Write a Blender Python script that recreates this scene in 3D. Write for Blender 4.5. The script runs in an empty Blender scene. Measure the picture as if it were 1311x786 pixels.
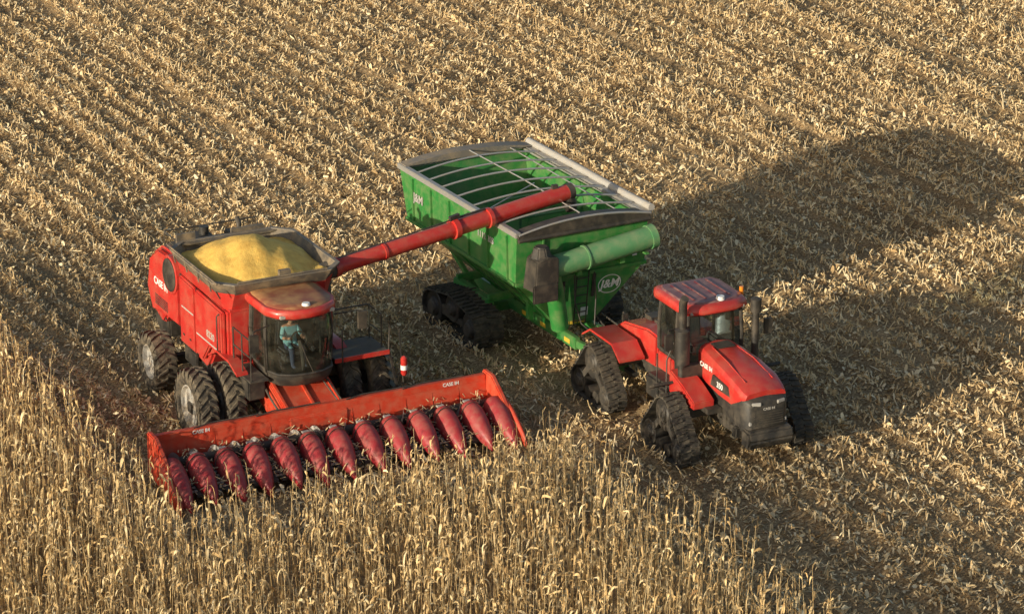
import bpy, bmesh, math, random
import numpy as np
from mathutils import Vector, Matrix
random.seed(3); rng=np.random.default_rng(7)
scene=bpy.context.scene
R=math.radians
# ------------------------------------------------------------------ materials
def nodes_of(m):
    m.use_nodes=True; nt=m.node_tree; return nt,nt.nodes,nt.links,nt.nodes['Principled BSDF']
def paint(name,col,rough=.4,metal=0,dust=.3,dustcol=(.42,.31,.18),var=.12,bump=.0,scale=3.0,coat=0,topdust=.3):
    m=bpy.data.materials.new(name); nt,N,L,b=nodes_of(m)
    tc=N.new('ShaderNodeTexCoord')
    n1=N.new('ShaderNodeTexNoise'); n1.inputs['Scale'].default_value=scale; n1.inputs['Detail'].default_value=8; n1.inputs['Roughness'].default_value=.65
    L.new(tc.outputs['Object'],n1.inputs['Vector'])
    n2=N.new('ShaderNodeTexNoise'); n2.inputs['Scale'].default_value=scale*.35; n2.inputs['Detail'].default_value=4
    L.new(tc.outputs['Object'],n2.inputs['Vector'])
    mx0=N.new('ShaderNodeMix'); mx0.data_type='RGBA'
    mx0.inputs[6].default_value=(*[c*(1-var) for c in col],1); mx0.inputs[7].default_value=(*[min(1,c*(1+var)) for c in col],1)
    L.new(n2.outputs['Fac'],mx0.inputs[0])
    rmp=N.new('ShaderNodeMapRange'); rmp.inputs[1].default_value=.42; rmp.inputs[2].default_value=.75
    rmp.inputs[3].default_value=dust*.2; rmp.inputs[4].default_value=min(1,dust*1.8)
    L.new(n1.outputs['Fac'],rmp.inputs[0])
    geo=N.new('ShaderNodeNewGeometry'); sep=N.new('ShaderNodeSeparateXYZ'); L.new(geo.outputs['Normal'],sep.inputs[0])
    mu=N.new('ShaderNodeMath'); mu.operation='MULTIPLY_ADD'; mu.use_clamp=True
    mu2=N.new('ShaderNodeMath'); mu2.operation='MAXIMUM'; mu2.inputs[1].default_value=0; L.new(sep.outputs['Z'],mu2.inputs[0])
    mu.inputs[1].default_value=topdust*dust; L.new(mu2.outputs[0],mu.inputs[0]); L.new(rmp.outputs[0],mu.inputs[2])
    mx=N.new('ShaderNodeMix'); mx.data_type='RGBA'; mx.inputs[7].default_value=(*dustcol,1)
    L.new(mu.outputs[0],mx.inputs[0]); L.new(mx0.outputs[2],mx.inputs[6]); L.new(mx.outputs[2],b.inputs['Base Color'])
    rr=N.new('ShaderNodeMapRange'); rr.inputs[3].default_value=rough; rr.inputs[4].default_value=min(1,rough+.45)
    L.new(mu.outputs[0],rr.inputs[0]); L.new(rr.outputs[0],b.inputs['Roughness'])
    b.inputs['Metallic'].default_value=metal
    if coat: b.inputs['Coat Weight'].default_value=coat; b.inputs['Coat Roughness'].default_value=.15
    if bump:
        bp=N.new('ShaderNodeBump'); bp.inputs['Strength'].default_value=bump; bp.inputs['Distance'].default_value=.02
        L.new(n1.outputs['Fac'],bp.inputs['Height']); L.new(bp.outputs[0],b.inputs['Normal'])
    return m
RED=paint('red_paint',(.50,.020,.018),.34,dust=.18,dustcol=(.42,.27,.17),coat=.25)
REDH=paint('header_red',(.60,.042,.015),.42,dust=.2,scale=4,dustcol=(.45,.29,.17))
SNOUT=paint('snout_poly',(.36,.010,.024),.38,dust=.26,dustcol=(.42,.24,.17),scale=5)
ROOF=paint('roof_maroon',(.13,.016,.028),.3,dust=.35,dustcol=(.40,.28,.24),scale=4)
ROOFC=paint('roof_maroon_dusty',(.20,.016,.02),.35,dust=.40,dustcol=(.62,.40,.16),scale=1.6)
GREEN=paint('green_paint',(.016,.205,.038),.38,dust=.26,dustcol=(.33,.31,.16),coat=.15)
GREENL=paint('light_green_paint',(.07,.25,.10),.38,dust=.28,dustcol=(.35,.34,.2))
BLACK=paint('black_parts',(.018,.018,.018),.5,dust=.2,dustcol=(.25,.2,.14))
DARK=paint('dark_metal',(.05,.048,.045),.55,metal=.3,dust=.3,dustcol=(.25,.2,.14))
RUBBER=paint('rubber',(.025,.023,.021),.8,dust=.6,dustcol=(.24,.19,.125),scale=6,bump=.3)
RUBBERD=paint('track_rubber',(.02,.02,.02),.8,dust=.38,dustcol=(.21,.17,.115),scale=6,bump=.3)
SILVER=paint('galvanised',(.45,.45,.44),.4,metal=.5,dust=.25)
RIM=paint('rim_silver',(.5,.5,.48),.45,metal=.2,dust=.6)
GREY=paint('tank_grey',(.075,.07,.065),.5,dust=.4)
TRIM=paint('tank_trim',(.16,.15,.14),.5,dust=.35)
GREYL=paint('light_grey',(.42,.41,.39),.5,dust=.2)
WHITE=paint('white_decal',(.8,.8,.78),.5,dust=.08)
AMBER=paint('amber_lens',(.8,.25,.02),.2,dust=.05)
YELLOW=paint('yellow_decal',(.75,.48,.03),.5,dust=.15)
FABRIC=paint('seat_fabric',(.05,.05,.055),.9,dust=.05)
SHIRT=paint('shirt_cloth',(.25,.50,.55),.9,dust=.0,var=.2)
JEANS=paint('jeans_cloth',(.04,.06,.12),.9,dust=.05)
SKIN=paint('skin',(.55,.30,.20),.5,dust=0)
HAIR=paint('hair',(.05,.03,.02),.7,dust=0)
def glass_mat():
    m=bpy.data.materials.new('cab_glass'); m.use_nodes=True; nt=m.node_tree; N=nt.nodes; L=nt.links; N.clear()
    o=N.new('ShaderNodeOutputMaterial'); t=N.new('ShaderNodeBsdfTransparent'); t.inputs[0].default_value=(.66,.72,.70,1)
    g=N.new('ShaderNodeBsdfGlossy'); g.inputs['Roughness'].default_value=.03; g.inputs[0].default_value=(.9,.95,1,1)
    f=N.new('ShaderNodeFresnel'); f.inputs[0].default_value=1.5
    d=N.new('ShaderNodeBsdfDiffuse'); d.inputs[0].default_value=(.3,.27,.2,1)
    tc=N.new('ShaderNodeTexCoord'); n=N.new('ShaderNodeTexNoise'); n.inputs['Scale'].default_value=3; L.new(tc.outputs['Object'],n.inputs[0])
    mr=N.new('ShaderNodeMapRange'); mr.inputs[1].default_value=.4; mr.inputs[2].default_value=.8; mr.inputs[3].default_value=.02; mr.inputs[4].default_value=.12; L.new(n.outputs['Fac'],mr.inputs[0])
    x=N.new('ShaderNodeMixShader'); L.new(f.outputs[0],x.inputs[0]); L.new(t.outputs[0],x.inputs[1]); L.new(g.outputs[0],x.inputs[2])
    y=N.new('ShaderNodeMixShader'); L.new(mr.outputs[0],y.inputs[0]); L.new(x.outputs[0],y.inputs[1]); L.new(d.outputs[0],y.inputs[2]); L.new(y.outputs[0],o.inputs[0])
    return m
GLASS=glass_mat()
def attr_mat(name,stops,rough=.8,lo=.75,hi=1.15):
    m=bpy.data.materials.new(name); nt,N,L,b=nodes_of(m)
    a=N.new('ShaderNodeAttribute'); a.attribute_name='rnd'
    r=N.new('ShaderNodeValToRGB'); e=r.color_ramp.elements
    e[0].position=stops[0][0]; e[0].color=(*stops[0][1],1); e[1].position=stops[-1][0]; e[1].color=(*stops[-1][1],1)
    for p,c in stops[1:-1]:
        k=e.new(p); k.color=(*c,1)
    L.new(a.outputs['Fac'],r.inputs[0])
    g=N.new('ShaderNodeNewGeometry'); n=N.new('ShaderNodeTexNoise'); n.inputs['Scale'].default_value=1.3; n.inputs['Detail'].default_value=5
    L.new(g.outputs['Position'],n.inputs['Vector'])
    mr=N.new('ShaderNodeMapRange'); mr.inputs[1].default_value=.3; mr.inputs[2].default_value=.7; mr.inputs[3].default_value=lo; mr.inputs[4].default_value=hi
    L.new(n.outputs['Fac'],mr.inputs[0])
    mx=N.new('ShaderNodeVectorMath'); mx.operation='SCALE'; L.new(r.outputs[0],mx.inputs[0]); L.new(mr.outputs[0],mx.inputs['Scale'])
    L.new(mx.outputs[0],b.inputs['Base Color']); b.inputs['Roughness'].default_value=rough
    b.inputs['Specular IOR Level'].default_value=.25
    return m
# ------------------------------------------------------------------ primitives (return verts,faces)
def box(c,s,rot=None):
    v=[Vector((x*s[0]/2,y*s[1]/2,z*s[2]/2)) for x in(-1,1) for y in(-1,1) for z in(-1,1)]
    if rot is not None:
        M=Matrix.Rotation(R(rot[2]),3,'Z')@Matrix.Rotation(R(rot[1]),3,'Y')@Matrix.Rotation(R(rot[0]),3,'X'); v=[M@p for p in v]
    v=[p+Vector(c) for p in v]
    return v,[(0,1,3,2),(4,6,7,5),(0,4,5,1),(2,3,7,6),(0,2,6,4),(1,5,7,3)]
def bb(x0,x1,y0,y1,z0,z1): return box(((x0+x1)/2,(y0+y1)/2,(z0+z1)/2),(x1-x0,y1-y0,z1-z0))
def loft(rings,cap=True,closed=True):
    n=len(rings[0]); v=[Vector(p) for r in rings for p in r]; f=[]
    for i in range(len(rings)-1):
        for j in range(n if closed else n-1):
            k=(j+1)%n; f.append((i*n+j,i*n+k,(i+1)*n+k,(i+1)*n+j))
    if cap: f.append(tuple(range(n))[::-1]); f.append(tuple(range((len(rings)-1)*n,len(rings)*n)))
    return v,f
def prismx(prof,x0,x1): return loft([[(x0,y,z) for y,z in prof],[(x1,y,z) for y,z in prof]])
def tube(pts,r,n=10,cap=True):
    pts=[Vector(p) for p in pts]; rs=r if isinstance(r,(list,tuple)) else [r]*len(pts); rings=[]
    up=None
    for i,p in enumerate(pts):
        a=pts[max(0,i-1)]; b=pts[min(len(pts)-1,i+1)]; t=(b-a).normalized()
        if up is None: up=Vector((0,0,1)) if abs(t.z)<.9 else Vector((0,1,0))
        s=t.cross(up).normalized(); up=s.cross(t).normalized()
        rings.append([p+(s*math.cos(2*math.pi*k/n)+up*math.sin(2*math.pi*k/n))*rs[i] for k in range(n)])
    return loft(rings,cap)
def revx(prof,c,n=32,cap=False):
    rings=[[(c[0]+x,c[1]+r*math.cos(2*math.pi*k/n),c[2]+r*math.sin(2*math.pi*k/n)) for k in range(n)] for x,r in prof]
    return loft(rings,cap)
def beam(a,b,w,h):
    a=Vector(a);b=Vector(b);t=(b-a).normalized(); up=Vector((0,0,1)) if abs(t.z)<.9 else Vector((0,1,0)); s=t.cross(up).normalized(); u=s.cross(t)
    return loft([[p+s*i*w/2+u*j*h/2 for i,j in((-1,-1),(1,-1),(1,1),(-1,1))] for p in(a,b)])
def add(name,prims,mat,root,bevel=0,ang=35,seg=2):
    if isinstance(prims,tuple): prims=[prims]
    V=[];F=[]
    for v,f in prims:
        o=len(V); V+=[tuple(p) for p in v]; F+=[tuple(i+o for i in q) for q in f]
    me=bpy.data.meshes.new(name); me.from_pydata(V,[],F)
    bm=bmesh.new(); bm.from_mesh(me); bmesh.ops.recalc_face_normals(bm,faces=bm.faces)
    if bevel:
        ed=[e for e in bm.edges if e.is_manifold and e.calc_face_angle(0)>R(25)]
        bmesh.ops.bevel(bm,geom=ed,offset=bevel,segments=seg,affect='EDGES',clamp_overlap=True)
    bm.to_mesh(me); bm.free()
    for p in me.polygons: p.use_smooth=True
    me.set_sharp_from_angle(angle=R(ang)); me.materials.append(mat)
    ob=bpy.data.objects.new(name,me); scene.collection.objects.link(ob); ob.parent=root
    return ob
def empty(name,x,y,th):
    e=bpy.data.objects.new(name,None); scene.collection.objects.link(e); e.location=(x,y,0); e.rotation_euler=(0,0,R(th)); e.empty_display_size=.5; return e
def text(name,s,size,loc,mode,mat,root,ext=.004,shear=0,rotz=None):
    cu=bpy.data.curves.new(name,'FONT'); cu.body=s; cu.size=size; cu.extrude=ext; cu.align_x='CENTER'; cu.align_y='CENTER'; cu.shear=shear; cu.offset=size*.02
    t=bpy.data.objects.new(name+'_t',cu); scene.collection.objects.link(t); bpy.context.view_layer.update()
    dg=bpy.context.evaluated_depsgraph_get(); me=bpy.data.meshes.new_from_object(t.evaluated_get(dg)); bpy.data.objects.remove(t)
    if mode=='L': M=Matrix(((0,0,-1),(-1,0,0),(0,1,0)))
    elif mode=='F': M=Matrix(((1,0,0),(0,0,-1),(0,1,0)))
    M=M.to_4x4()
    if rotz is not None: M=rotz.to_4x4()@M
    me.transform(Matrix.Translation(loc)@M); me.materials.clear(); me.materials.append(mat)
    ob=bpy.data.objects.new(name,me); scene.collection.objects.link(ob); ob.parent=root
    return ob
def tyre(name,c,r,w,root,side=-1,nl=22,rimr=None):
    rimr=rimr or r*.56; h=w/2; rb=r-.05
    prof=[(-h*.72,rimr),(-h*.98,rimr+.08),(-h*1.03,(rimr+rb)/2),(-h*.97,rb-.07),(-h*.8,rb-.01),(0,rb+.01),(h*.8,rb-.01),(h*.97,rb-.07),(h*1.03,(rimr+rb)/2),(h*.98,rimr+.08),(h*.72,rimr)]
    P=[revx(prof,c,40)]
    for s in(-1,1):
        for k in range(nl):
            a0=2*math.pi*(k+(.5 if s>0 else 0))/nl; rings=[]
            for t,(xx,ro,ri) in enumerate(((.03,r,rb-.02),(.5,r,rb-.02),(.86,r-.015,rb-.05),(1.04,r-.10,rb-.13))):
                a=a0+ t/3*.30; da=.055
                rings.append([(c[0]+s*xx*h,c[1]+q*math.cos(a+d),c[2]+q*math.sin(a+d)) for q,d in((ri,-da),(ri,da),(ro,da*.75),(ro,-da*.75))])
            P.append(loft(rings))
    add(name,P,RUBBER,root,ang=40)
    q=side
    add(name+'_rim',[revx([(q*h*.75,rimr+.03),(q*h*.8,rimr-.02),(q*h*.45,rimr-.05),(q*h*.25,rimr*.6),(q*h*.3,rimr*.4),(q*h*.55,rimr*.36),(q*h*.55,.02)],c,32,False),
        revx([(-q*h*.75,rimr+.03),(-q*h*.2,rimr*.9),(-q*h*.1,.05)],c,32)]+
        [revx([(q*h*.5,.025),(q*h*.62,.025),(q*h*.62,.001)],(c[0],c[1]+.28*rimr*1.1*math.cos(t),c[2]+.28*rimr*1.1*math.sin(t)),8) for t in np.linspace(0,6.28,9)[:-1]],RIM,root)
def hull(pts):
    pts=sorted(pts); 
    def half(ps):
        o=[]
        for p in ps:
            while len(o)>1 and (o[-1][0]-o[-2][0])*(p[1]-o[-2][1])-(o[-1][1]-o[-2][1])*(p[0]-o[-2][0])<=0:o.pop()
            o.append(p)
        return o
    a=half(pts); b=half(pts[::-1]); return a[:-1]+b[:-1]
def track(name,cx,cy,w,circles,root,pitch=.15,lug=.05,side=-1):
    pts=[(y+r*math.cos(t),z+r*math.sin(t)) for y,z,r in circles for t in np.linspace(0,2*math.pi,49)[:-1]]
    hp=np.array(hull(pts)); hp=np.vstack([hp,hp[:1]]); sl=np.r_[0,np.cumsum(np.linalg.norm(np.diff(hp,axis=0),axis=1))]; Ltot=sl[-1]
    n=int(Ltot/pitch); m=n*4
    S=np.linspace(0,Ltot,m+1)[:-1]; py=np.interp(S,sl,hp[:,0]); pz=np.interp(S,sl,hp[:,1])
    ty=np.roll(py,-1)-np.roll(py,1); tz=np.roll(pz,-1)-np.roll(pz,1); l=np.hypot(ty,tz); ny=tz/l; nz=-ty/l
    def P(i,x,o): i%=m; return (cx+x,cy+py[i]+ny[i]*o,pz[i]+nz[i]*o)
    h=w/2; rings=[[P(i,-h,-.035),P(i,h,-.035),P(i,h,0),P(i,-h,0)] for i in range(m)]; rings.append(rings[0])
    prim=[loft(rings,False)]
    for k in range(n):
        for s in(-1,1):
            i=k*4+(2 if s>0 else 0)
            prim.append(loft([[P(i,s*.01,-.005),P(i+1,s*.01,-.005),P(i+1,s*.01,lug),P(i,s*.01,lug)],[P(i+1,s*h*.98,-.005),P(i+2,s*h*.98,-.005),P(i+2,s*h*.98,lug*.9),P(i+1,s*h*.98,lug*.9)]]))
    add(name,prim,RUBBERD,root,ang=30)
    W=[];Hb=[]
    for (y,z,r) in circles:
        r2=r-.04
        W.append(revx([(-h*.85,.03),(-h*.85,r2*.5),(-h*.7,r2*.6),(-h*.75,r2*.93),(-h*.7,r2),(h*.7,r2),(h*.75,r2*.93),(h*.7,r2*.6),(h*.85,r2*.5),(h*.85,.03)],(cx,cy+y,z),28,True))
        Hb.append(revx([(side*h*.86,r2*.45),(side*h*.98,r2*.38),(side*h*1.0,.01)],(cx,cy+y,z),16))
    y0,z0,_=circles[0]
    for (y,z,r) in circles[1:]: Hb.append(beam((cx+side*h*.6,cy+y0,z0),(cx+side*h*.6,cy+y,z),.08,.16))
    add(name+'_wheels',W,BLACK,root); add(name+'_hubs',Hb,DARK,root)
TH=27.5
# ================================================================== COMBINE
C=empty('combine_harvester',-5.77,72.84,27.1)
body=[(-.02,1.55),(-.02,3.3),(3.3,3.3),(3.5,3.62),(4.6,3.6),(5.25,3.2),(5.5,2.3),(5.1,1.6),(4.6,1.45),(4.3,1.75),(3.3,1.75),(2.9,1.4),(1.5,1.25),(1.0,1.9),(.3,1.95)]
add('body',prismx(body,-1.38,1.38),RED,C,.06)
for s in(-1,1):
    x0,x1=(s*1.38,s*1.5)
    a,b_=min(x0,x1),max(x0,x1)
    add('side_panel_front',prismx([(.15,2.02),(.15,3.22),(1.95,3.26),(1.95,1.55),(1.55,1.5),(1.1,2.0)],a,b_),RED,C,.04)
    add('side_panel_mid',prismx([(2.02,1.5),(2.02,3.26),(3.05,3.3),(3.05,1.5)],a,b_),RED,C,.04)
    add('side_panel_rear',prismx([(3.12,1.85),(3.12,3.35),(3.45,3.6),(4.5,3.56),(5.15,3.15),(5.4,2.3),(5.05,1.7),(4.4,1.82)],a,b_),RED,C,.06)
    add('lower_sill',prismx([(.2,1.2),(.2,1.5),(2.9,1.45),(2.9,1.15)],s*1.2-.1,s*1.2+.1),BLACK,C,.02)
    add('lower_shield',[prismx([(2.1,1.0),(2.1,1.46),(2.9,1.46),(2.9,1.05)],s*1.42-.04,s*1.42+.04)],BLACK,C,.02)
add('panel_gap',[bb(-1.44,-1.40,1.94,2.03,1.5,3.25),bb(-1.44,-1.40,3.04,3.13,1.6,3.3)],BLACK,C)
add('panel_latches',[bb(-1.512,-1.495,y,y+.10,1.75,1.80) for y in(2.3,2.75,4.0)]+[bb(-1.508,-1.495,3.9,4.8,1.98+.05*i,2.005+.05*i) for i in range(6)],BLACK,C)
add('side_handrail',[tube([(-1.5,.3,2.15),(-1.58,.3,2.2),(-1.58,.3,3.1),(-1.5,.3,3.15)],.018,6),tube([(-1.62,-.1,3.7),(-1.72,-.1,3.9)],.018,6)],BLACK,C)
add('air_screen',[revx([(0,.42),(-.05,.44),(-.07,.40),(-.09,.3),(-.09,.01)],(-1.5,3.62,3.12),28)],BLACK,C)
add('air_screen_housing',[revx([(.3,.52),(-.03,.52),(-.05,.48),(-.03,.43),(0,.42)],(-1.5,3.62,3.12),32)],RED,C)
text('decal_name','CASE IH',.27,(-1.505,4.35,2.62),'L',WHITE,C)
text('decal_number','8230',.26,(-1.505,.95,2.35),'L',GREYL,C)
add('decal_stripe',[bb(-1.506,-1.49,.35,1.9,2.1,2.14),bb(-1.506,-1.49,2.1,2.9,2.5,2.54)],GREYL,C)
def ring(x,y0,y1,z,ch): return [(-x,y0+ch,z),(-x+ch,y0,z),(x-ch,y0,z),(x,y0+ch,z),(x,y1-ch,z),(x-ch,y1,z),(-x+ch,y1,z),(-x,y1-ch,z)]
add('tank_lower',loft([ring(1.4,.1,3.2,3.28,.15),ring(1.58,-.10,3.35,3.80,.36)],False),RED,C)
rg=[ring(1.5,0,3.28,3.62,.3),ring(1.60,-.13,3.37,3.80,.38),ring(1.70,-.24,3.44,3.98,.42),ring(1.71,-.25,3.45,4.03,.42),ring(1.64,-.18,3.38,4.03,.42),ring(1.60,-.14,3.34,3.97,.42),ring(1.42,.08,3.2,3.55,.3)]
add('tank_extension',loft(rg,False),GREY,C)
add('tank_rim',loft([ring(1.72,-.26,3.46,4.025,.42),ring(1.72,-.26,3.46,4.05,.42),ring(1.63,-.17,3.37,4.05,.42),ring(1.63,-.17,3.37,4.025,.42)],False),TRIM,C)
add('tank_braces',[beam((-1.3,3.3,4.0),(1.3,3.3,4.0),.12,.05),tube([(-1.69,-.1,4.08),(-1.69,3.2,4.08)],.025,6),tube([(-1.2,-.23,4.08),(1.2,-.23,4.08)],.025,6),box((.1,-.1,4.12),(.3,.12,.14)),box((-1.1,3.5,4.1),(.5,.1,.25)),box((.6,3.5,4.05),(.9,.1,.2))]+[tube([(s*1.69,y,4.04),(s*1.62,y,3.7)],.02,6) for s in(-1,1) for y in(.5,1.3,2.1,2.9)],GREY,C)
def heap(name,cx,cy,rx,ry,z0,hh,root,n=80):
    V=[];F=[]
    for i in range(n+1):
        for j in range(n+1):
            u=i/n*2-1;v=j/n*2-1; 
            d=math.sqrt((u+.08)**2*.9+(v-.05)**2*.9); d=math.sqrt(d*d+.012); c=max(0,1-d); e=max(0,max(abs(u),abs(v))-.9)*.8
            z=z0+hh*(1.35*c-.2*c*c)+.02*math.sin(9*u+2*v)*math.sin(7*v)+.012*math.sin(17*u-5*v)+random.uniform(-.006,.006)-e
            V.append((cx+u*rx,cy+v*ry,z))
    for i in range(n):
        for j in range(n):
            a=i*(n+1)+j
            um=abs((i+.5)/n*2-1); vm=abs((j+.5)/n*2-1)
            if um+vm<1.78: F.append((a,a+n+1,a+n+2,a+1))
    m=bpy.data.materials.new('corn_grain'); nt,N,L,b=nodes_of(m)
    tc=N.new('ShaderNodeTexCoord'); vo=N.new('ShaderNodeTexVoronoi'); vo.inputs['Scale'].default_value=70; L.new(tc.outputs['Object'],vo.inputs['Vector'])
    no=N.new('ShaderNodeTexNoise'); no.inputs['Scale'].default_value=5; no.inputs['Detail'].default_value=8; L.new(tc.outputs['Object'],no.inputs['Vector'])
    r=N.new('ShaderNodeValToRGB'); r.color_ramp.elements[0].color=(.66,.36,.06,1); r.color_ramp.elements[1].color=(.92,.60,.14,1); r.color_ramp.elements[0].position=.25; r.color_ramp.elements[1].position=.8
    ad=N.new('ShaderNodeMath'); ad.operation='ADD'; sc=N.new('ShaderNodeMath'); sc.operation='MULTIPLY'; sc.inputs[1].default_value=.25
    L.new(vo.outputs['Distance'],sc.inputs[0]); L.new(sc.outputs[0],ad.inputs[0]); L.new(no.outputs['Fac'],ad.inputs[1]); L.new(ad.outputs[0],r.inputs[0])
    L.new(r.outputs[0],b.inputs['Base Color']); b.inputs['Roughness'].default_value=.75
    bp=N.new('ShaderNodeBump'); bp.inputs['Distance'].default_value=.015; bp.inputs['Strength'].default_value=.6; L.new(vo.outputs['Distance'],bp.inputs['Height']); L.new(bp.outputs[0],b.inputs['Normal'])
    return add(name,(V,F),m,root,ang=180)
heap('corn_grain_heap',-.0,1.6,1.56,1.70,3.86,.66,C)
add('engine_deck',[bb(-1.2,1.2,3.55,4.5,3.62,3.7),bb(-.9,-.2,3.6,4.3,3.7,3.95),bb(.3,1.0,3.7,4.4,3.7,3.85)],DARK,C,.03)
add('exhaust_stack',[tube([(.5,3.8,3.7),(.5,3.8,4.15),(.5,3.95,4.25)],.07,12),tube([(-.4,4.0,3.9),(-.4,4.0,4.15)],.13,14)],BLACK,C)
add('deck_rails',[tube([(-1.3,4.5,3.6),(-1.3,4.5,4.0),(1.3,4.5,4.0),(1.3,4.5,3.6)],.02,6),tube([(-1.3,4.5,4.0),(-1.3,3.6,4.0),(-1.3,3.6,3.6)],.02,6)],BLACK,C)
add('straw_chopper',[prismx([(4.9,.9),(4.9,1.7),(5.7,1.6),(6.0,1.1),(5.6,.8)],-1.1,1.1)],BLACK,C,.04)
add('axle_front',[bb(-2.5,2.5,-.14,.14,.8,1.08),bb(-1.1,1.1,-.3,.9,.9,1.6)],DARK,C,.03)
add('axle_rear',[bb(-1.7,1.7,3.62,3.88,.62,.88),bb(-.5,.5,3.3,4.2,.8,1.5)],DARK,C,.03)
add('underbody',[bb(-.9,.9,.4,4.6,1.1,1.6)],DARK,C,.05)
for x in(-2.30,-1.56,1.56,2.32): tyre('front_tyre',(x,0,.97),.97,.52,C,side=-1 if x<0 else 1)
for x in(-1.9,1.9): tyre('rear_tyre',(x,3.75,.80),.80,.62,C,side=-1 if x<0 else 1,nl=18)
add('wheel_fender',[prismx([(-.85,1.95),(-.3,2.14),(.5,2.14),(1.05,1.85),(1.05,1.8),(.5,2.08),(-.3,2.08),(-.85,1.89)],s*1.4-.15,s*1.4+.15) for s in(-1,1)],RED,C)
# cab
CW=.93
plan=[(x*CW,y) for x,y in [(-.88,-.12),(-.92,-1.1),(-.76,-1.52),(-.42,-1.70),(0,-1.76),(.42,-1.70),(.76,-1.52),(.92,-1.1),(.88,-.12)]]
def rp(z,s,dy=0): return [(x*s,(y)*s+dy,z) for x,y in plan]
add('cab_base',loft([rp(1.68,.9,-.02),rp(1.9,1.0),rp(2.0,1.0)]),BLACK,C,.01)
add('cab_glass',loft([rp(2.0,.985),rp(2.9,1.02),rp(3.5,.97)],False,True),GLASS,C,ang=50)
add('cab_back_wall',[bb(-.80,.80,-.18,-.10,1.9,3.5)],BLACK,C)
pl=[]
for i in(0,1,7,8): 
    pl.append(tube([(rp(2.0,1.0)[i]),(rp(2.9,1.03)[i]),(rp(3.52,.98)[i])],.05 if i in(1,7) else .06,8))
pl.append(tube(rp(2.02,1.0),.035,6)); pl.append(tube(rp(3.48,.985),.04,6))
add('cab_pillars',pl,BLACK,C)
add('wiper',[tube([(.1,-1.80,2.05),(-.1,-1.83,2.5),(-.25,-1.81,2.95)],.012,6)],BLACK,C)
rplan=[(x*CW*1.02,y) for x,y in [(-.94,.14),(-1.0,-.2),(-.99,-1.25),(-.8,-1.62),(-.42,-1.84),(0,-1.89),(.42,-1.84),(.8,-1.62),(.99,-1.25),(1.0,-.2),(.94,.14)]]
def rr_(z,s): return [(x*s,(y+.9)*s-.9,z) for x,y in rplan]
add('cab_roof',loft([rr_(3.5,.96),rr_(3.56,1.02),rr_(3.67,1.02),rr_(3.74,.97)]),RED,C,.01,ang=50)
add('cab_roof_top',loft([rr_(3.735,.90),rr_(3.78,.86),rr_(3.795,.6)]),ROOFC,C,ang=50)
add('roof_lights',[box((x,-1.85+abs(x)*.22,3.58),(.15,.08,.09)) for x in(-.65,-.42,-.17,.17,.42,.65)],GREYL,C,.015)
add('gps_antenna',[tube([(0,-1.65,3.78),(0,-1.65,3.84)],[.11,.09],16)],WHITE,C)
add('beacon',[tube([(.85,.0,3.72),(.85,.0,3.92)],.05,12)],AMBER,C)
add('cab_seat',[bb(-.28,.28,-.85,-.3,2.15,2.32),box((0,-.28,2.65),(.5,.12,.72),(8,0,0)),bb(-.2,.2,-.75,-.4,1.95,2.15),bb(.34,.5,-1.1,-.35,2.3,2.42)],FABRIC,C,.05)
sw=[(0+.2*math.cos(t),-1.16+.07*math.sin(t),2.72+.18*math.sin(t)) for t in np.linspace(0,2*math.pi,21)]
add('steering_column',[tube([(0,-1.42,2.0),(0,-1.34,2.4),(0,-1.18,2.7)],.05,8),tube(sw,.018,6),bb(.52,.70,-1.35,-1.2,2.3,2.75)],BLACK,C)
add('mirror',[tube([(-.86,-1.35,3.3),(-1.35,-1.5,3.25),(-1.35,-1.5,2.7)],.022,6),tube([(.86,-1.35,3.3),(1.55,-1.5,3.35),(1.55,-1.5,2.8)],.022,6),box((-1.35,-1.53,2.95),(.24,.08,.46)),box((1.55,-1.53,3.1),(.24,.08,.46))],BLACK,C,.01)
ra=[]
ra+= [tube([(-1.0,-.2,2.0),(-1.35,-.2,2.0),(-1.35,-.2,2.95),(-1.35,-1.3,2.95),(-1.35,-1.3,1.9)],.02,6),tube([(-1.35,-.2,2.5),(-1.35,-1.3,2.5)],.018,6),tube([(-1.35,-.75,1.9),(-1.35,-.75,2.95)],.018,6)]
ra+= [tube([(2.35,-.15,1.95),(2.35,-.15,2.9),(2.35,-.9,2.9),(2.35,-.9,1.95)],.022,6),tube([(2.35,-.15,2.4),(2.35,-.9,2.4)],.018,6),tube([(1.1,-1.3,1.95),(1.1,-1.3,2.8)],.02,6)]
ra+= [tube([(1.1,-.1,2.9),(2.35,-.1,2.9)],.02,6)]
add('handrails',ra,BLACK,C)
add('platform',[bb(.92,2.4,-1.2,-.1,1.99,2.04),bb(-1.4,-.9,-1.35,-.1,1.85,1.9)],DARK,C,.01)
add('platform_edge',[bb(.92,2.42,-1.24,-1.2,1.93,2.05)],RED,C,.01)
lad=[beam((2.45,-1.1,2.0),(2.75,-1.1,.55),.05,.05),beam((2.45,-.6,2.0),(2.75,-.6,.55),.05,.05)]+[beam((2.50+.05*i,-1.1,1.75-.27*i),(2.50+.05*i,-.6,1.75-.27*i),.16,.04) for i in range(5)]
lad+=[tube([(2.4,-1.2,2.0),(2.45,-1.2,2.9),(2.7,-1.2,2.5),(2.8,-1.2,1.1)],.02,6)]
add('ladder',lad,BLACK,C)
add('fire_extinguisher',[tube([(2.75,-1.35,1.35),(2.75,-1.35,1.4),(2.75,-1.35,1.8),(2.75,-1.35,1.86)],[.06,.085,.085,.03],12)],RED,C)
add('extinguisher_label',[tube([(2.75,-1.35,1.5),(2.75,-1.35,1.62)],.088,12)],WHITE,C)
add('tool_box',[bb(-1.35,-.9,-1.1,-.3,1.3,1.82)],BLACK,C,.03)
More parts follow.
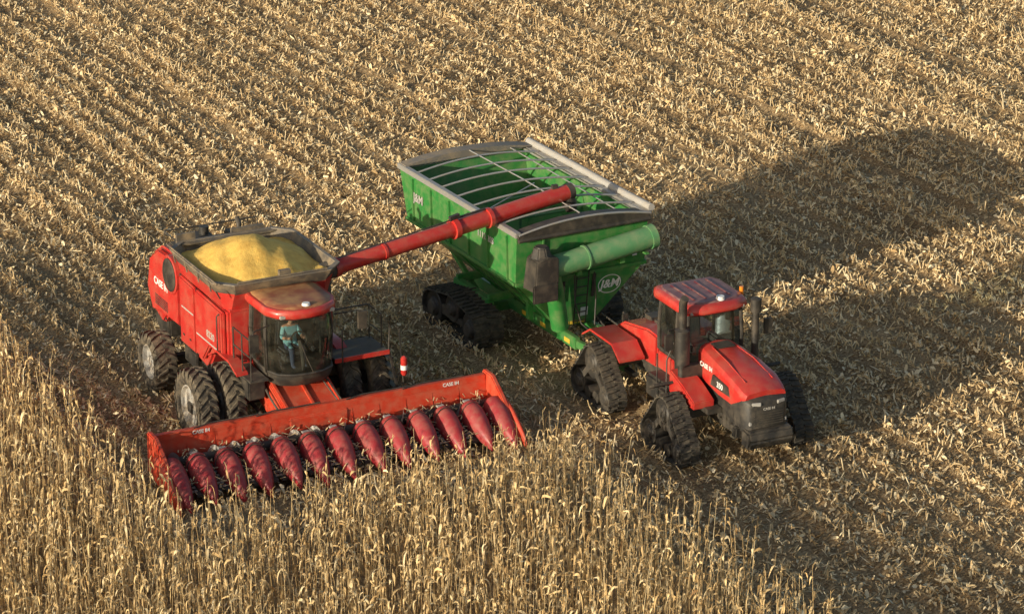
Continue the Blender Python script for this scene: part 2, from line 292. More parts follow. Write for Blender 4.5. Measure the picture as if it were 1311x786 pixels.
add('feeder_house',prismx([(.2,1.2),(.2,1.95),(-.6,1.8),(-2.3,1.15),(-2.3,.45),(-.6,.85)],-.78,.78),REDH,C,.03)
add('feeder_ribs',[prismx([(-.6,1.815),(-.6,1.87),(-2.2,1.25),(-2.2,1.19)],x-.04,x+.04) for x in(-.7,0,.7)],REDH,C,.01)
add('feeder_cylinders',[tube([(s*.95,-.1,.9),(s*.95,-1.9,.7)],.05,8) for s in(-1,1)]+[tube([(.3,-.6,1.9),(.5,-1.4,1.65),(.6,-2.2,1.3)],.02,6),tube([(.4,-.5,1.9),(.65,-1.4,1.6),(.7,-2.2,1.3)],.02,6),tube([(-.82,-.4,1.75),(-.9,-1.4,1.4),(-.85,-2.1,1.1)],.03,6)],DARK,C)
# header
HW=4.62; HD=[]
def ha(*a,**k): o=add(*a,**k); HD.append(o); return o
ha('header_back',[prismx([(-2.2,.42),(-2.2,1.18),(-2.26,1.2),(-2.34,.45)],-HW,HW),prismx([(-2.34,.40),(-2.26,.44),(-2.95,.42),(-2.95,.37)],-HW,HW)],REDH,C)
ha('header_beam',[bb(-HW,HW,-2.28,-2.08,1.18,1.36),bb(-HW,HW,-2.22,-2.0,.35,.6)]+[bb(x-.03,x+.03,-2.2,-2.06,.6,1.18) for x in np.arange(-4.2,4.3,.84)]+[prismx([(-2.27,1.15),(-2.36,.6),(-2.30,.6),(-2.22,1.15)],x-.02,x+.02) for x in np.arange(-3.8,4,.762)],REDH,C,bevel=.02)
ha('header_hoses',[tube([(x0,-2.3,1.39),(x0+.5,-2.2,1.42),(x0+1.2,-2.15,1.39),(x0+1.8,-2.2,1.41)],.018,6) for x0 in(-3.6,-1.9,.6,2.2)],BLACK,C)
au=[tube([(-HW+.1,-2.68,.72),(HW-.1,-2.68,.72)],.13,16)]
Vf=[];Ff=[]
npt=520
for i in range(npt+1):
    x=-HW+.15+(2*HW-.3)*i/npt; d=1 if x<0 else -1; a=d*x/.55*2*math.pi
    for r_ in(.12,.27): Vf.append((x,-2.68+r_*math.cos(a),.72+r_*math.sin(a)))
for i in range(npt): Ff.append((2*i,2*i+1,2*i+3,2*i+2))
ha('cross_auger_tube',au,DARK,C); ha('cross_auger_flight',(Vf,Ff),SILVER,C)
def snout(x,scale=1,y0=-2.85,tip=-4.6,dz=0,dx=0):
    rings=[]
    secs=[(0,.17,.20,.62),(.04,.25,.34,.62),(.15,.315,.44,.60),(.35,.315,.43,.52),(.55,.275,.38,.42),(.74,.20,.28,.31),(.90,.11,.17,.22),(1,.02,.04,.14)]
    for t,w,h,z in secs:
        y=y0+(tip-y0)*t; w*=scale
        rings.append([(x+dx*t+w*math.cos(a),y,z+dz*t+h*math.sin(a)**.85) for a in np.linspace(0.001,math.pi-.001,13)]+[(x+dx*t-w*.8,y,z+dz*t-.1),(x+dx*t+w*.8,y,z+dz*t-.1)])
    return loft(rings)
sn=[(k,random.uniform(-.05,.08),random.uniform(-.04,.04)) for k in range(-5,6)]
ha('row_dividers',[snout(k*.762,dz=a,dx=b) for k,a,b in sn]+[snout(s*4.5,1.0,tip=-4.7) for s in(-1,1)],SNOUT,C,ang=50)
ha('divider_seams',[tube([(k*.762+.325*math.cos(a),-3.25,.575+.445*math.sin(a)**.85) for a in np.linspace(.15,math.pi-.15,11)],.014,5) for k in range(-5,6)],BLACK,C)
ha('divider_hinges',[box((k*.762,-2.87,.95),(.2,.12,.05)) for k in range(-5,6)],GREYL,C,bevel=.01)
dk=[];ch=[]
for k in range(-6,6):
    x=(k+.5)*.762
    for s in(-1,1):
        dk.append(prismx([(-2.9,.5),(-2.9,.56),(-4.1,.3),(-4.1,.24)],x+s*.13-.08,x+s*.13+.08))
        for j in range(7): 
            y=-2.95-j*.17; ch.append(box((x+s*.05,y,.60-(abs(y)-2.9)*.217),(.08,.04,.05)))
ha('deck_plates',dk,DARK,C); ha('gathering_chains',ch,SILVER,C)
for s in(-1,1):
    ha('header_end_shield',prismx([(-2.0,.4),(-2.0,1.42),(-2.6,1.42),(-3.2,1.1),(-4.3,.42),(-4.55,.18),(-4.3,.12),(-2.6,.3)],s*4.7-.07,s*4.7+.07),REDH,C,bevel=.03)
    ha('end_snout',snout(s*4.78,.5,-2.6,-4.75),REDH,C,ang=50)
HD.append(text('header_decal','CASE IH',.13,(3.6,-2.285,1.27),'F',WHITE,C)); HD.append(text('header_decal_b','CASE IH',.13,(-3.4,-2.285,1.27),'F',WHITE,C))
tr_=[]
for i in range(700):
    if i<420: x=random.uniform(-4.3,4.5); y=random.uniform(-3.1,-2.4); z=.5+random.uniform(0,.5)
    else: k=random.randint(-6,5); x=(k+.5)*.762+random.uniform(-.12,.12); y=random.uniform(-4.3,-2.9); z=.62+random.uniform(0,.2)-(abs(y)-2.9)*.2
    a=random.uniform(0,3.1); l=random.uniform(.05,.22)
    tr_.append(beam((x,y,z),(x+l*math.cos(a),y+l*.6*math.sin(a),z+random.uniform(-.05,.1)),.028,.006))
STRAWP=paint('straw_bits',(.62,.46,.25),.9,dust=0,var=.3)
ha('header_trash',tr_,STRAWP,C)
KY=.80
for o in HD: o.location.x=.17; o.scale.x=.955; o.scale.y=KY; o.location.y=-2.2*(1-KY)
# unloading auger
th=R(27.1)
def toC(X,Y,Z): dx,dy=X+5.77,Y-72.84; return Vector((dx*math.cos(th)+dy*math.sin(th),-dx*math.sin(th)+dy*math.cos(th),Z))
A=toC(-4.53,74.2,3.72); B=toC(1.55,78.65,4.3); D=B-A
add('unloading_auger',[tube([A-Vector((.3,0,.1)),A,A+D*.5],.20,20),tube([A+D*.5,A+D*.62,A+D*1.0],.215,20),
   tube([A+D*.49,A+D*.51],.27,20),tube([A+D*.635,A+D*.65],.27,20),tube([A+D*.20,A+D*.21],.225,20),tube([A+D*.0,A+D*.02],.26,20)],RED,C,ang=40)
add('auger_elbow',[tube([A-Vector((.32,0,1.2)),A-Vector((.32,0,.3)),A-Vector((.2,0,.05)),A+D*.02],.25,18)],DARK,C)
add('auger_spout',[tube([B-D*.02,B+D*.003],.228,20),tube([B-D*.015-Vector((0,0,.12)),B-D*.005-Vector((0,0,.32)),B+D*.005-Vector((0,0,.5))],[.19,.2,.17],16)],BLACK,C)
add('auger_brackets',[box(A+D*.5+Vector((0,0,.31)),(.3,.1,.12),(0,-8,10)),beam(A+D*.52+Vector((0,0,.27)),A+D*.63+Vector((0,0,.27)),.05,.05),tube([A+Vector((0,0,.23)),A+D*.25+Vector((0,0,.24)),A+D*.48+Vector((0,0,.26))],.018,6),box(A+D*.93+Vector((0,0,.26)),(.16,.1,.12))],BLACK,C)
def operator(root,ox,oy,oz):
    me=bpy.data.meshes.new('op'); J=[(0,0,0),(0,.02,.22),(0,0,.42),(0,-.03,.54),(0,-.04,.60),
       (.17,-.01,.47),(.27,-.12,.24),(.17,-.40,.30),(-.17,-.01,.47),(-.27,-.12,.24),(-.17,-.40,.30),
       (.10,-.05,-.02),(.15,-.45,.03),(.15,-.50,-.38),(.15,-.66,-.40),(-.10,-.05,-.02),(-.15,-.45,.03),(-.15,-.50,-.38),(-.15,-.66,-.40)]
    E=[(0,1),(1,2),(2,3),(3,4),(2,5),(5,6),(6,7),(2,8),(8,9),(9,10),(0,11),(11,12),(12,13),(13,14),(0,15),(15,16),(16,17),(17,18)]
    rad=[.16,.16,.17,.065,.06,.075,.055,.035,.075,.055,.035,.10,.075,.05,.045,.10,.075,.05,.045]
    me.from_pydata([(x+ox,y+oy,z+oz) for x,y,z in J],E,[]); ob=bpy.data.objects.new('op',me); scene.collection.objects.link(ob)
    m=ob.modifiers.new('s','SKIN'); 
    for i,v in enumerate(me.skin_vertices[0].data): v.radius=(rad[i],rad[i]*(.75 if i<3 else 1)); v.use_root=(i==0)
    ob.modifiers.new('ss','SUBSURF').levels=2; bpy.context.view_layer.update()
    dg=bpy.context.evaluated_depsgraph_get(); m2=bpy.data.meshes.new_from_object(ob.evaluated_get(dg)); bpy.data.objects.remove(ob)
    m2.materials.clear()
    for q in(SHIRT,JEANS,SKIN): m2.materials.append(q)
    for p in m2.polygons:
        c=p.center-Vector((ox,oy,oz)); p.use_smooth=True
        p.material_index=2 if c.z>.5 or (c.y<-.2 and c.z>.15) else (1 if c.z<.06 else 0)
    o=bpy.data.objects.new('body',m2); scene.collection.objects.link(o); o.parent=root
    rings=[]
    for z,rx,ry,yo in((-.12,.045,.05,-.02),(-.10,.055,.075,-.015),(-.05,.066,.09,-.005),(0,.073,.098,0),(.05,.074,.098,.005),(.09,.062,.083,.01),(.115,.035,.045,.01),(.122,.005,.005,.01)):
        rings.append([(ox+rx*math.cos(a),oy-.05+yo+ry*math.sin(a),oz+.72+z) for a in np.linspace(0,2*math.pi,17)[:-1]])
    add('head',[loft(rings),tube([(ox,oy-.145,oz+.735),(ox,oy-.172,oz+.70),(ox,oy-.15,oz+.69)],[.008,.016,.01],6)]+[tube([(ox+s*.07,oy-.04,oz+.73),(ox+s*.085,oy-.035,oz+.70)],.015,6) for s in(-1,1)],SKIN,root,ang=60)
    add('face_details',[box((ox+s*.03,oy-.143,oz+.735),(.024,.01,.012)) for s in(-1,1)]+[box((ox,oy-.14,oz+.66),(.045,.01,.01))],HAIR,root)
    add('cap',[loft([[(ox+r_*math.cos(a),oy-.045+r_*1.28*math.sin(a),oz+.72+z) for a in np.linspace(0,2*math.pi,17)[:-1]] for z,r_ in((.045,.079),(.09,.07),(.125,.045),(.135,.01))]),box((ox,oy-.2,oz+.77),(.12,.12,.012),(-8,0,0))],HAIR,root,ang=60)
    fs=[]
    for s in(-1,1):
        hx,hy,hz=ox+s*.17,oy-.42,oz+.31
        fs.append(tube([(hx,hy+.04,hz-.01),(hx,hy-.0,hz+.005),(hx,hy-.05,hz+.015)],[.024,.036,.034],8))
        for k,l in enumerate((.034,.04,.038,.03)):
            fx=hx+(k-1.5)*.018; fs.append(tube([(fx,hy-.05,hz+.02),(fx,hy-.05-l,hz+.02),(fx,hy-.06-l,hz-.01),(fx,hy-.045-l*.6,hz-.03)],[.009,.0085,.008,.006],6))
        fs.append(tube([(hx-s*.03,hy-.01,hz),(hx-s*.05,hy-.04,hz),(hx-s*.045,hy-.07,hz-.01)],[.011,.01,.007],6))
    add('hands',fs,SKIN,root,ang=60)
OP=empty('combine_operator',-5.77,72.84,27.1); operator(OP,0,-.58,2.40)
# ================================================================== TRACTOR
T=empty('tracked_tractor',5.33,71.63,25.7)
circ=[(0,1.12,.46),(-.72,.40,.36),(.72,.40,.36)]
for x in(-1.6,1.6):
    for y in(0,3.85): track('track',x,y,.52,circ,T,side=-1 if x<0 else 1)
add('roller_wheels',[revx([(-.2,.01),(-.2,.17),(.2,.17),(.2,.01)],(x,y+d,.24),16) for x in(-1.6,1.6) for y in(0,3.85) for d in(-.22,.22)],BLACK,T)
add('chassis_front',[bb(-.42,.42,-1.7,1.2,.75,1.35),bb(-1.35,1.35,-.18,.18,.95,1.3),bb(-.3,.3,1.2,2.4,.8,1.3)],DARK,T,.03)
add('chassis_rear',[bb(-.45,.45,2.2,4.7,.8,1.5),bb(-1.35,1.35,3.67,4.03,.95,1.3)],DARK,T,.03)
add('front_bumper',[prismx([(-1.75,.75),(-1.75,1.22),(-2.15,1.18),(-2.22,.95),(-2.1,.72)],-.62,.62),bb(-.75,.75,-1.7,-1.5,.9,1.2)],BLACK,T,.05)
def hs(y,w,zb,zt,c=.16): return [(-w,y,zb),(-w,y,zt-c),(-w+c*.35,y,zt-c*.35),(-w+c*1.1,y,zt),(0,y,zt+.035),(w-c*1.1,y,zt),(w-c*.35,y,zt-c*.35),(w,y,zt-c),(w,y,zb)]
add('hood',loft([hs(.62,.50,1.75,2.52),hs(.2,.55,1.72,2.50),hs(-.6,.62,1.66,2.42),hs(-1.3,.65,1.66,2.30),hs(-1.68,.62,1.86,2.16),hs(-1.84,.55,1.93,2.07,.1)]),RED,T,.0,ang=28)
add('hood_crease',[tube([(s*.30,.3,2.535),(s*.36,-.6,2.455),(s*.38,-1.5,2.25)],.016,6) for s in(-1,1)],RED,T)
add('hood_lower',loft([hs(.6,.46,1.2,1.8,.05),hs(-.6,.53,1.2,1.75,.05),hs(-1.3,.57,1.2,1.72,.05)]),BLACK,T)
add('grille',loft([hs(-1.25,.63,1.12,2.0,.1),hs(-1.72,.61,1.12,1.98,.1),hs(-1.93,.53,1.15,1.92,.1),hs(-2.0,.44,1.22,1.84,.1)]),BLACK,T,ang=40)
add('grille_bars',[box((0,-2.005,z),(.80,.02,.02)) for z in np.arange(1.3,1.62,.06)],DARK,T)
add('headlights',[box((s*.34,-1.985,1.84),(.24,.05,.09),(0,0,s*14)) for s in(-1,1)]+[box((s*.46,-1.96,1.35),(.12,.05,.1)) for s in(-1,1)],GREYL,T,.015)
add('hood_vents',[prismx([(-.25,1.8),(-.35,2.1),(-1.15,2.05),(-1.25,1.80)],s*.63-.02,s*.63+.02) for s in(-1,1)]+[bb(-.25,.25,.1,.5,2.53,2.56)],BLACK,T,.01)
text('hood_decal','CASE IH',.17,(-.60,.05,2.15),'L',WHITE,T); text('hood_number','350',.2,(-.665,-.75,1.93),'L',WHITE,T)
text('nose_badge','CASE IH',.09,(0,-2.02,1.70),'F',GREYL,T)
tp=[(-.76,.72),(-.80,1.2),(-.78,2.15),(-.5,2.32),(.5,2.32),(.78,2.15),(.80,1.2),(.76,.72),(.4,.62),(-.4,.62)]
def tr(z,s): return [(x*s,(y-1.5)*s+1.5,z) for x,y in tp]
add('cab_lower',loft([tr(1.4,.95),tr(1.5,1.0),tr(1.95,1.0)]),BLACK,T,.02)
add('cab_side_panels',[bb(s*.80-.03,s*.80+.03,1.3,2.1,1.45,1.9) for s in(-1,1)],RED,T,.02)
add('cab_glass',loft([tr(1.95,.985),tr(2.6,1.0),tr(3.3,.95)],False),GLASS,T,ang=50)
add('cab_pillars',[tube([tr(1.95,1.0)[i],tr(2.6,1.01)[i],tr(3.32,.96)[i]],.05,8) for i in(0,1,2,5,6,7)]+[tube(tr(3.28,.96)+[tr(3.28,.96)[0]],.05,6),tube(tr(1.97,1.0)+[tr(1.97,1.0)[0]],.04,6)],BLACK,T)
tr2=[(-.84,.66),(-.93,1.0),(-.93,2.15),(-.8,2.42),(.8,2.42),(.93,2.15),(.93,1.0),(.84,.66),(.45,.50),(-.45,.50)]
def trf(z,s): return [(x*s,(y-1.5)*s+1.5,z) for x,y in tr2]
add('cab_roof',loft([trf(3.28,.95),trf(3.35,1.02),trf(3.47,1.01),trf(3.54,.94)]),RED,T,.01,ang=50)
add('cab_roof_top',loft([trf(3.535,.86),trf(3.58,.82),trf(3.59,.5)]),ROOF,T)
add('roof_ribs',[bb(x-.03,x+.03,.9,2.1,3.575,3.61) for x in(-.5,-.17,.17,.5)],ROOF,T,.01)
add('gps_antenna',[tube([(.15,.75,3.56),(.15,.75,3.65)],[.12,.1],16)],WHITE,T)
add('roof_lights',[box((x,.53+abs(x)*.14,3.36),(.16,.08,.09)) for x in(-.68,-.36,.36,.68)],GREYL,T,.015)
add('cab_seat',[bb(-.28,.28,1.35,1.85,1.95,2.2),box((0,1.92,2.55),(.5,.12,.75),(-6,0,0)),bb(-.05,.05,.8,.95,1.9,2.45),bb(.35,.55,1.0,1.8,2.1,2.35)],FABRIC,T,.05)
add('exhaust_stack',[tube([(-1.06,.45,1.6),(-1.06,.45,2.15),(-1.06,.45,2.17),(-1.06,.45,3.05),(-1.06,.45,3.10),(-1.06,.45,3.75),(-1.06,.36,3.9)],[.10,.10,.19,.19,.105,.105,.10],18),bb(-1.1,-.4,.35,.55,1.75,2.1)],BLACK,T,ang=50)
add('air_intake',[tube([(.98,.42,1.5),(.98,.42,3.2),(.98,.42,3.22),(.98,.42,3.55),(.98,.42,3.60)],[.09,.09,.14,.14,.05],14)],BLACK,T,ang=50)
add('beacon',[tube([(.95,1.1,3.45),(.95,1.1,3.66)],.055,12)],AMBER,T)
add('side_tanks',[bb(-1.25,-.5,.75,2.0,.85,1.45),bb(.5,1.25,.75,2.0,.85,1.45)],BLACK,T,.07)
st=[bb(-1.35,-1.05,.6,1.1,.45+.28*i,.49+.28*i) for i in range(4)]+[tube([(-1.32,.75,.5),(-1.32,.75,2.2),(-1.1,.8,2.6)],.02,6),tube([(-1.32,1.25,.5),(-1.32,1.25,2.2)],.02,6)]
st+=[tube([(s*.85,.75,3.0),(s*1.4,.55,3.05),(s*1.4,.55,2.6)],.02,6) for s in(-1,1)]+[box((s*1.4,.52,2.75),(.22,.07,.40)) for s in(-1,1)]
add('steps_and_mirrors',st,BLACK,T,.0)
add('rear_deck',[prismx([(2.4,1.3),(2.4,2.15),(2.9,2.18),(4.2,1.95),(4.7,1.65),(4.7,1.2)],-.72,.72)],RED,T,.05)
add('deck_details',[bb(-.3,.3,2.7,3.3,2.17,2.24),bb(-.15,.25,3.7,4.1,2.0,2.12)]+[tube([(-.4,4.4,1.8),(-.35,4.9,1.9),(-.2,5.2,1.4)],.03,6),tube([(.3,4.4,1.8),(.35,4.9,1.9),(.25,5.2,1.4)],.03,6)],BLACK,T,.0)
add('rear_fenders',[prismx([(2.75,1.5),(3.2,1.83),(4.4,1.83),(4.85,1.55),(4.85,1.5),(4.4,1.77),(3.2,1.77),(2.75,1.44)],s*1.15-.44,s*1.15+.30) for s in(-1,1)],RED,T,.01)
add('front_side_panels',[prismx([(.75,1.35),(.75,1.95),(.1,1.75),(-.5,1.5),(-.5,1.3)],s*.95-.3,s*.95+.3) for s in(-1,1)],RED,T,.03)
add('front_fenders',[prismx([(.55,1.72),(.9,1.5),(.9,1.45),(.5,1.66)],s*1.4-.4,s*1.4+.4) for s in(-1,1)]+[bb(s*.75-.2,s*.75+.2,-.7,.5,1.2,1.34) for s in(-1,1)],BLACK,T,.01)
add('rear_bracket',[bb(s*.6-.08,s*.6+.08,4.3,4.36,1.9,2.1) for s in(-1,1)]+[bb(-.3,.3,4.7,4.9,.9,1.5)],BLACK,T,.01)
add('drawbar',[beam((0,4.6,.6),(0,5.4,.55),.18,.08),tube([(.2,4.6,1.3),(.3,5.3,1.0),(.2,6.2,1.0),(.1,7.0,1.1)],.025,6),tube([(-.1,4.6,1.3),(-.2,5.3,.9),(-.1,6.2,.9),(-.1,7.0,1.1)],.025,6)],DARK,T)
# ================================================================== GRAIN CART
G=empty('grain_cart',1.86,77.28,28.6)
WX=1.98; LY=6.73
def cr(x,y0,y1,z): return [(-x,y0,z),(x,y0,z),(x,y1,z),(-x,y1,z)]
t=.05
rings=[cr(.5,.35,4.2,.95),cr(WX-.03,.12,6.35,2.45),cr(WX,0,LY,3.8),cr(WX-t,t,LY-t,3.8),cr(WX-.03-t,.12+t,6.35-t,2.48),cr(.5-t,.35+t,4.2-t,1.0)]
add('hopper',loft(rings,True),GREEN,G)
def wx(z): return .5+(WX-.53)*(z-.95)/1.5 if z<2.45 else WX-.03+.03*(z-2.45)/1.35
rb=[]
for y in np.linspace(.5,5.9,6):
    for s in(-1,1):
        rb.append(beam((s*(wx(2.45)+.02),y,2.45),(s*(WX+.02),y,3.7),.08,.05))
        if y<4.4: rb.append(beam((s*.55,y,.98),(s*(wx(2.45)+.02),y,2.45),.08,.05))
for s in(-1,1): rb.append(beam((s*(WX),.12,2.45),(s*WX,6.35,2.45),.06,.10))
rb+=[beam((-WX,.06,2.45),(WX,.06,2.45),.05,.1),beam((-1.2,-.03,3.7),(-1.2,.08,2.45),.06,.05)]
add('hopper_ribs',rb,GREEN,G,.01)
add('top_rail',[bb(-WX-.06,-WX+.10,-.05,LY+.05,3.78,3.93),bb(WX-.16,WX+.08,-.05,LY+.05,3.78,3.90),bb(-WX+.1,WX-.16,LY-.12,LY+.06,3.78,3.93)],SILVER,G,.015)
add('rear_end_cap',loft([[(x,LY+.02,3.93) ,(x,LY-.38,3.93),(x,LY-.38,3.95+.18*(1-(x/WX)**2)),(x,LY+.02,3.95+.18*(1-(x/WX)**2))] for x in np.linspace(-WX,WX,13)]),TRIM,G,ang=30)
add('front_end_cap',loft([[(x,.28,3.80) ,(x,-.12,3.76),(x,-.12,3.86+.22*(1-(x/WX)**2)),(x,.28,3.86+.22*(1-(x/WX)**2))] for x in np.linspace(-WX,WX,13)]),BLACK,G,ang=30)
add('front_cap_trim',[tube([(x,-.13,3.88+.22*(1-(x/WX)**2)) for x in np.linspace(-WX,WX,13)],.03,6)],SILVER,G)
add('tarp_roll',[tube([(WX+.10,0,3.97),(WX+.11,2,3.95),(WX+.09,4,3.98),(WX+.10,LY,3.97)],.10,12)],GREYL,G)
add('tarp_roll_front',[tube([(-WX,-.1,3.72),(WX,-.1,3.72)],.06,10)],BLACK,G)
bw=[]
for y in(.8,1.6,2.4,3.3,4.2,5.0,5.8): bw.append(tube([(x,y+.15*math.sin(y*7)*x/2,3.9+.2*(1-(x/WX)**2)) for x in np.linspace(-WX+.05,WX-.1,13)],.028,6))
bw.append(tube([(0,.2,4.1),(.1,3.4,4.08),(0,LY-.2,4.1)],.02,6))
bw+=[tube([(-1.9,2.0,3.88),(0.2,3.0,4.08)],.018,6),tube([(1.2,.3,3.95),(1.3,LY-.3,3.98)],.018,6)]
add('tarp_bows',bw,SILVER,G)
add('inside_braces',[tube([(-1.9,y,3.0),(1.9,y,3.0)],.04,8) for y in(1.6,3.4,5.0)]+[tube([(0,y,1.1),(0,y,3.0)],.035,8) for y in(1.6,3.4)],GREENL,G)
add('sump_auger_cover',prismx([(.4,1.02),(.4,1.25),(4.0,1.25),(4.0,1.02)],-.25,.25),DARK,G)
add('frame',[bb(-.55,-.40,-.6,5.2,.62,.95),bb(.40,.55,-.6,5.2,.62,.95),bb(-1.7,1.7,3.1,3.6,.55,.8),bb(-1.55,-1.35,2.4,4.4,.6,1.25),bb(1.35,1.55,2.4,4.4,.6,1.25),bb(-1.5,1.5,4.2,4.35,1.15,1.35),bb(-1.5,1.5,2.4,2.55,1.15,1.35),
   beam((-.48,-.5,.78),(0,-2.3,.6),.14,.2),beam((.48,-.5,.78),(0,-2.3,.6),.14,.2),bb(-1.3,-1.15,.6,.75,1.2,2.4)],GREEN,G,.015)
add('rear_stays',[beam((s*1.2,5.6,2.0),(s*1.0,3.9,.8),.12,.12) for s in(-1,1)],GREEN,G,.01)
add('hitch',[beam((0,-2.2,.6),(0,-2.75,.55),.14,.1),tube([(.3,-1.2,.2),(.3,-1.2,1.2)],.05,8)],DARK,G)
add('safety_decals',[bb(-.3+.12*i,-.22+.12*i,.33,.345,.97,1.06) for i in range(5)]+[bb(-.556,-.552,y,y+.3,.7,.82) for y in(-.3,1.0,2.0)],YELLOW,G)
for s in(-1,1): track('track',s*1.85,3.3,.88,[(1.05,.54,.50),(-1.05,.54,.50),(0.0,.80,.42)],G,pitch=.18,lug=.06,side=s)
add('folded_auger',[tube([(-1.15,-.42,2.98),(-.2,-.42,3.08),(1.75,-.42,3.32)],.30,22),tube([(1.72,-.42,3.315),(1.9,-.42,3.34)],.33,22),tube([(-.2,-.42,3.08),(-.15,-.42,3.086)],.33,22)],GREENL,G,ang=40)
add('lower_auger',[tube([(-.75,-.12,1.15),(-1.0,-.3,2.2),(-1.15,-.38,2.75)],.24,18)],GREEN,G,ang=40)
add('auger_mounts',[bb(.9,1.05,-.4,.12,2.72,2.9),bb(-.4,-.25,-.4,.12,2.6,2.8),bb(1.5,1.62,-.7,.1,2.95,3.0)],GREEN,G,.01)
add('auger_spout',[loft([[(-1.15,-.78,2.62),(-1.15,-.12,2.62),(-1.15,-.12,3.34),(-1.15,-.78,3.34)],[(-1.5,-.82,2.5),(-1.5,-.1,2.5),(-1.5,-.1,3.42),(-1.5,-.82,3.42)],[(-1.85,-.74,2.45),(-1.9,-.16,2.45),(-1.78,-.16,3.3),(-1.78,-.74,3.3)]]),tube([(-1.5,-.45,3.3),(-1.5,-.45,3.62)],[.3,.2],8),bb(-1.95,-1.2,-.85,-.78,2.2,2.7)],BLACK,G,.03)
def fy(z): return .12+(2.45-z)/1.5*.23 if z<2.45 else .12*(3.8-z)/1.35
ld=[]
for x in(-.18,.18): ld.append(tube([(x,fy(1.2)-.15,1.0),(x,fy(2.4)-.15,2.55)],.02,6))
for z in np.arange(1.1,2.5,.25): ld.append(tube([(-.18,fy(z)-.15,z),(.18,fy(z)-.15,z)],.016,6))
add('ladder',ld,BLACK,G)
add('sight_windows',[box((.42,fy(2.1)-.02,2.05),(.1,.02,.7),(8.6,0,0)),box((-.5,fy(2.1)-.02,2.0),(.08,.02,.6),(8.6,0,0))],BLACK,G)
add('hydraulic_hoses',[tube([(-.3,-.1,2.5),(-.35,-.2,1.8),(-.2,-.3,1.2),(-.1,-1.2,1.0),(0,-2.3,.9)],.02,6),tube([(.3,-.1,2.5),(.32,-.15,1.8),(.2,-.3,1.1),(0.05,-1.2,.95),(0,-2.3,.85)],.02,6)],BLACK,G)
tilt=Matrix.Rotation(R(8.7),3,'X')
text('decal_logo','J&M',.34,(.92,fy(1.95)-.022,1.98),'F',WHITE,G,shear=.2,rotz=tilt)
add('decal_ring',[loft([[ (.92+r_*1.3*math.cos(a),fy(1.95)-.018-o+(-(math.sin(a)*r_))*.153,1.98+r_*math.sin(a)) for r_,o in((.25,0),(.27,0),(.27,.006),(.25,.006))] for a in np.linspace(0,2*math.pi,33)],False)],WHITE,G)
add('warning_labels',[box((-.85,fy(2.2)-.03,2.15),(.16,.01,.3),(8.6,0,0)),box((.2,fy(1.3)-.03,1.3),(.22,.01,.25),(8.6,0,0)),box((1.6,fy(3)-.03,2.75),(.14,.01,.1))],WHITE,G)
text('decal_side','1112-20S',.24,(-WX-.012,1.7,3.3),'L',GREYL,G)
text('decal_side_b','J&M',.34,(-WX-.012,5.6,3.2),'L',GREYL,G)
# ================================================================== FIELD
FX,FY=-5.77,72.84; ct,st_=math.cos(R(TH)),math.sin(R(TH)); SP=.762
def toW(x,y): return FX+x*ct-y*st_, FY+x*st_+y*ct
dirs=[(rng.uniform(.3,1.0),rng.uniform(0,6.28),rng.uniform(0,6.28)) for _ in range(8)]
def lown(x,y,f=1.0):
    s=0
    for k,a,p in dirs: s=s+np.sin(f*k*(x*math.cos(a)+y*math.sin(a)*.35)+p)
    return s/8
dir2=[(rng.uniform(3,9),rng.uniform(0,6.28),rng.uniform(0,6.28)) for _ in range(10)]
def clump(x,y):
    s=0
    for k,a,p in dir2: s=s+np.sin(k*(x*math.cos(a)+y*math.sin(a)*.7)+p+1.5*np.sin(.7*x+p)+1.1*np.sin(.9*y+2*p))
    return s/10
rr0=np.arange(400)
rowtab=np.clip(rng.normal(1,.30,400)+.32*np.where(rr0%3==0,1,-.5)*(.6+.4*np.sin(rr0*.21)),.2,1.9)
def rowf(x):
    r=np.clip(np.floor(x/SP).astype(int)+150,0,399); return rowtab[r]
def wob(x,y): return x+.07*np.sin(.35*y+.2*x)+.05*np.sin(1.1*y+1.7)
def rowp(x): return .5+.5*np.cos(2*math.pi*(x/SP-.5))
def gz(x,y): 
    xw=wob(x,y); return .09*rowp(xw)*rowf(xw)*(1+.9*clump(y*.5,x*.3))+.03*lown(x,y,2.2)+.025*clump(x,y)-.03
def vis(X,Y,m=4.):
    d=Y*.9376+10.5; return (np.abs(X)<.164*d+m)&(Y>54)&(Y<126)
def incorn(x,y): return ((x<-5.2)|((x<4.65)&(y<-6.8)))
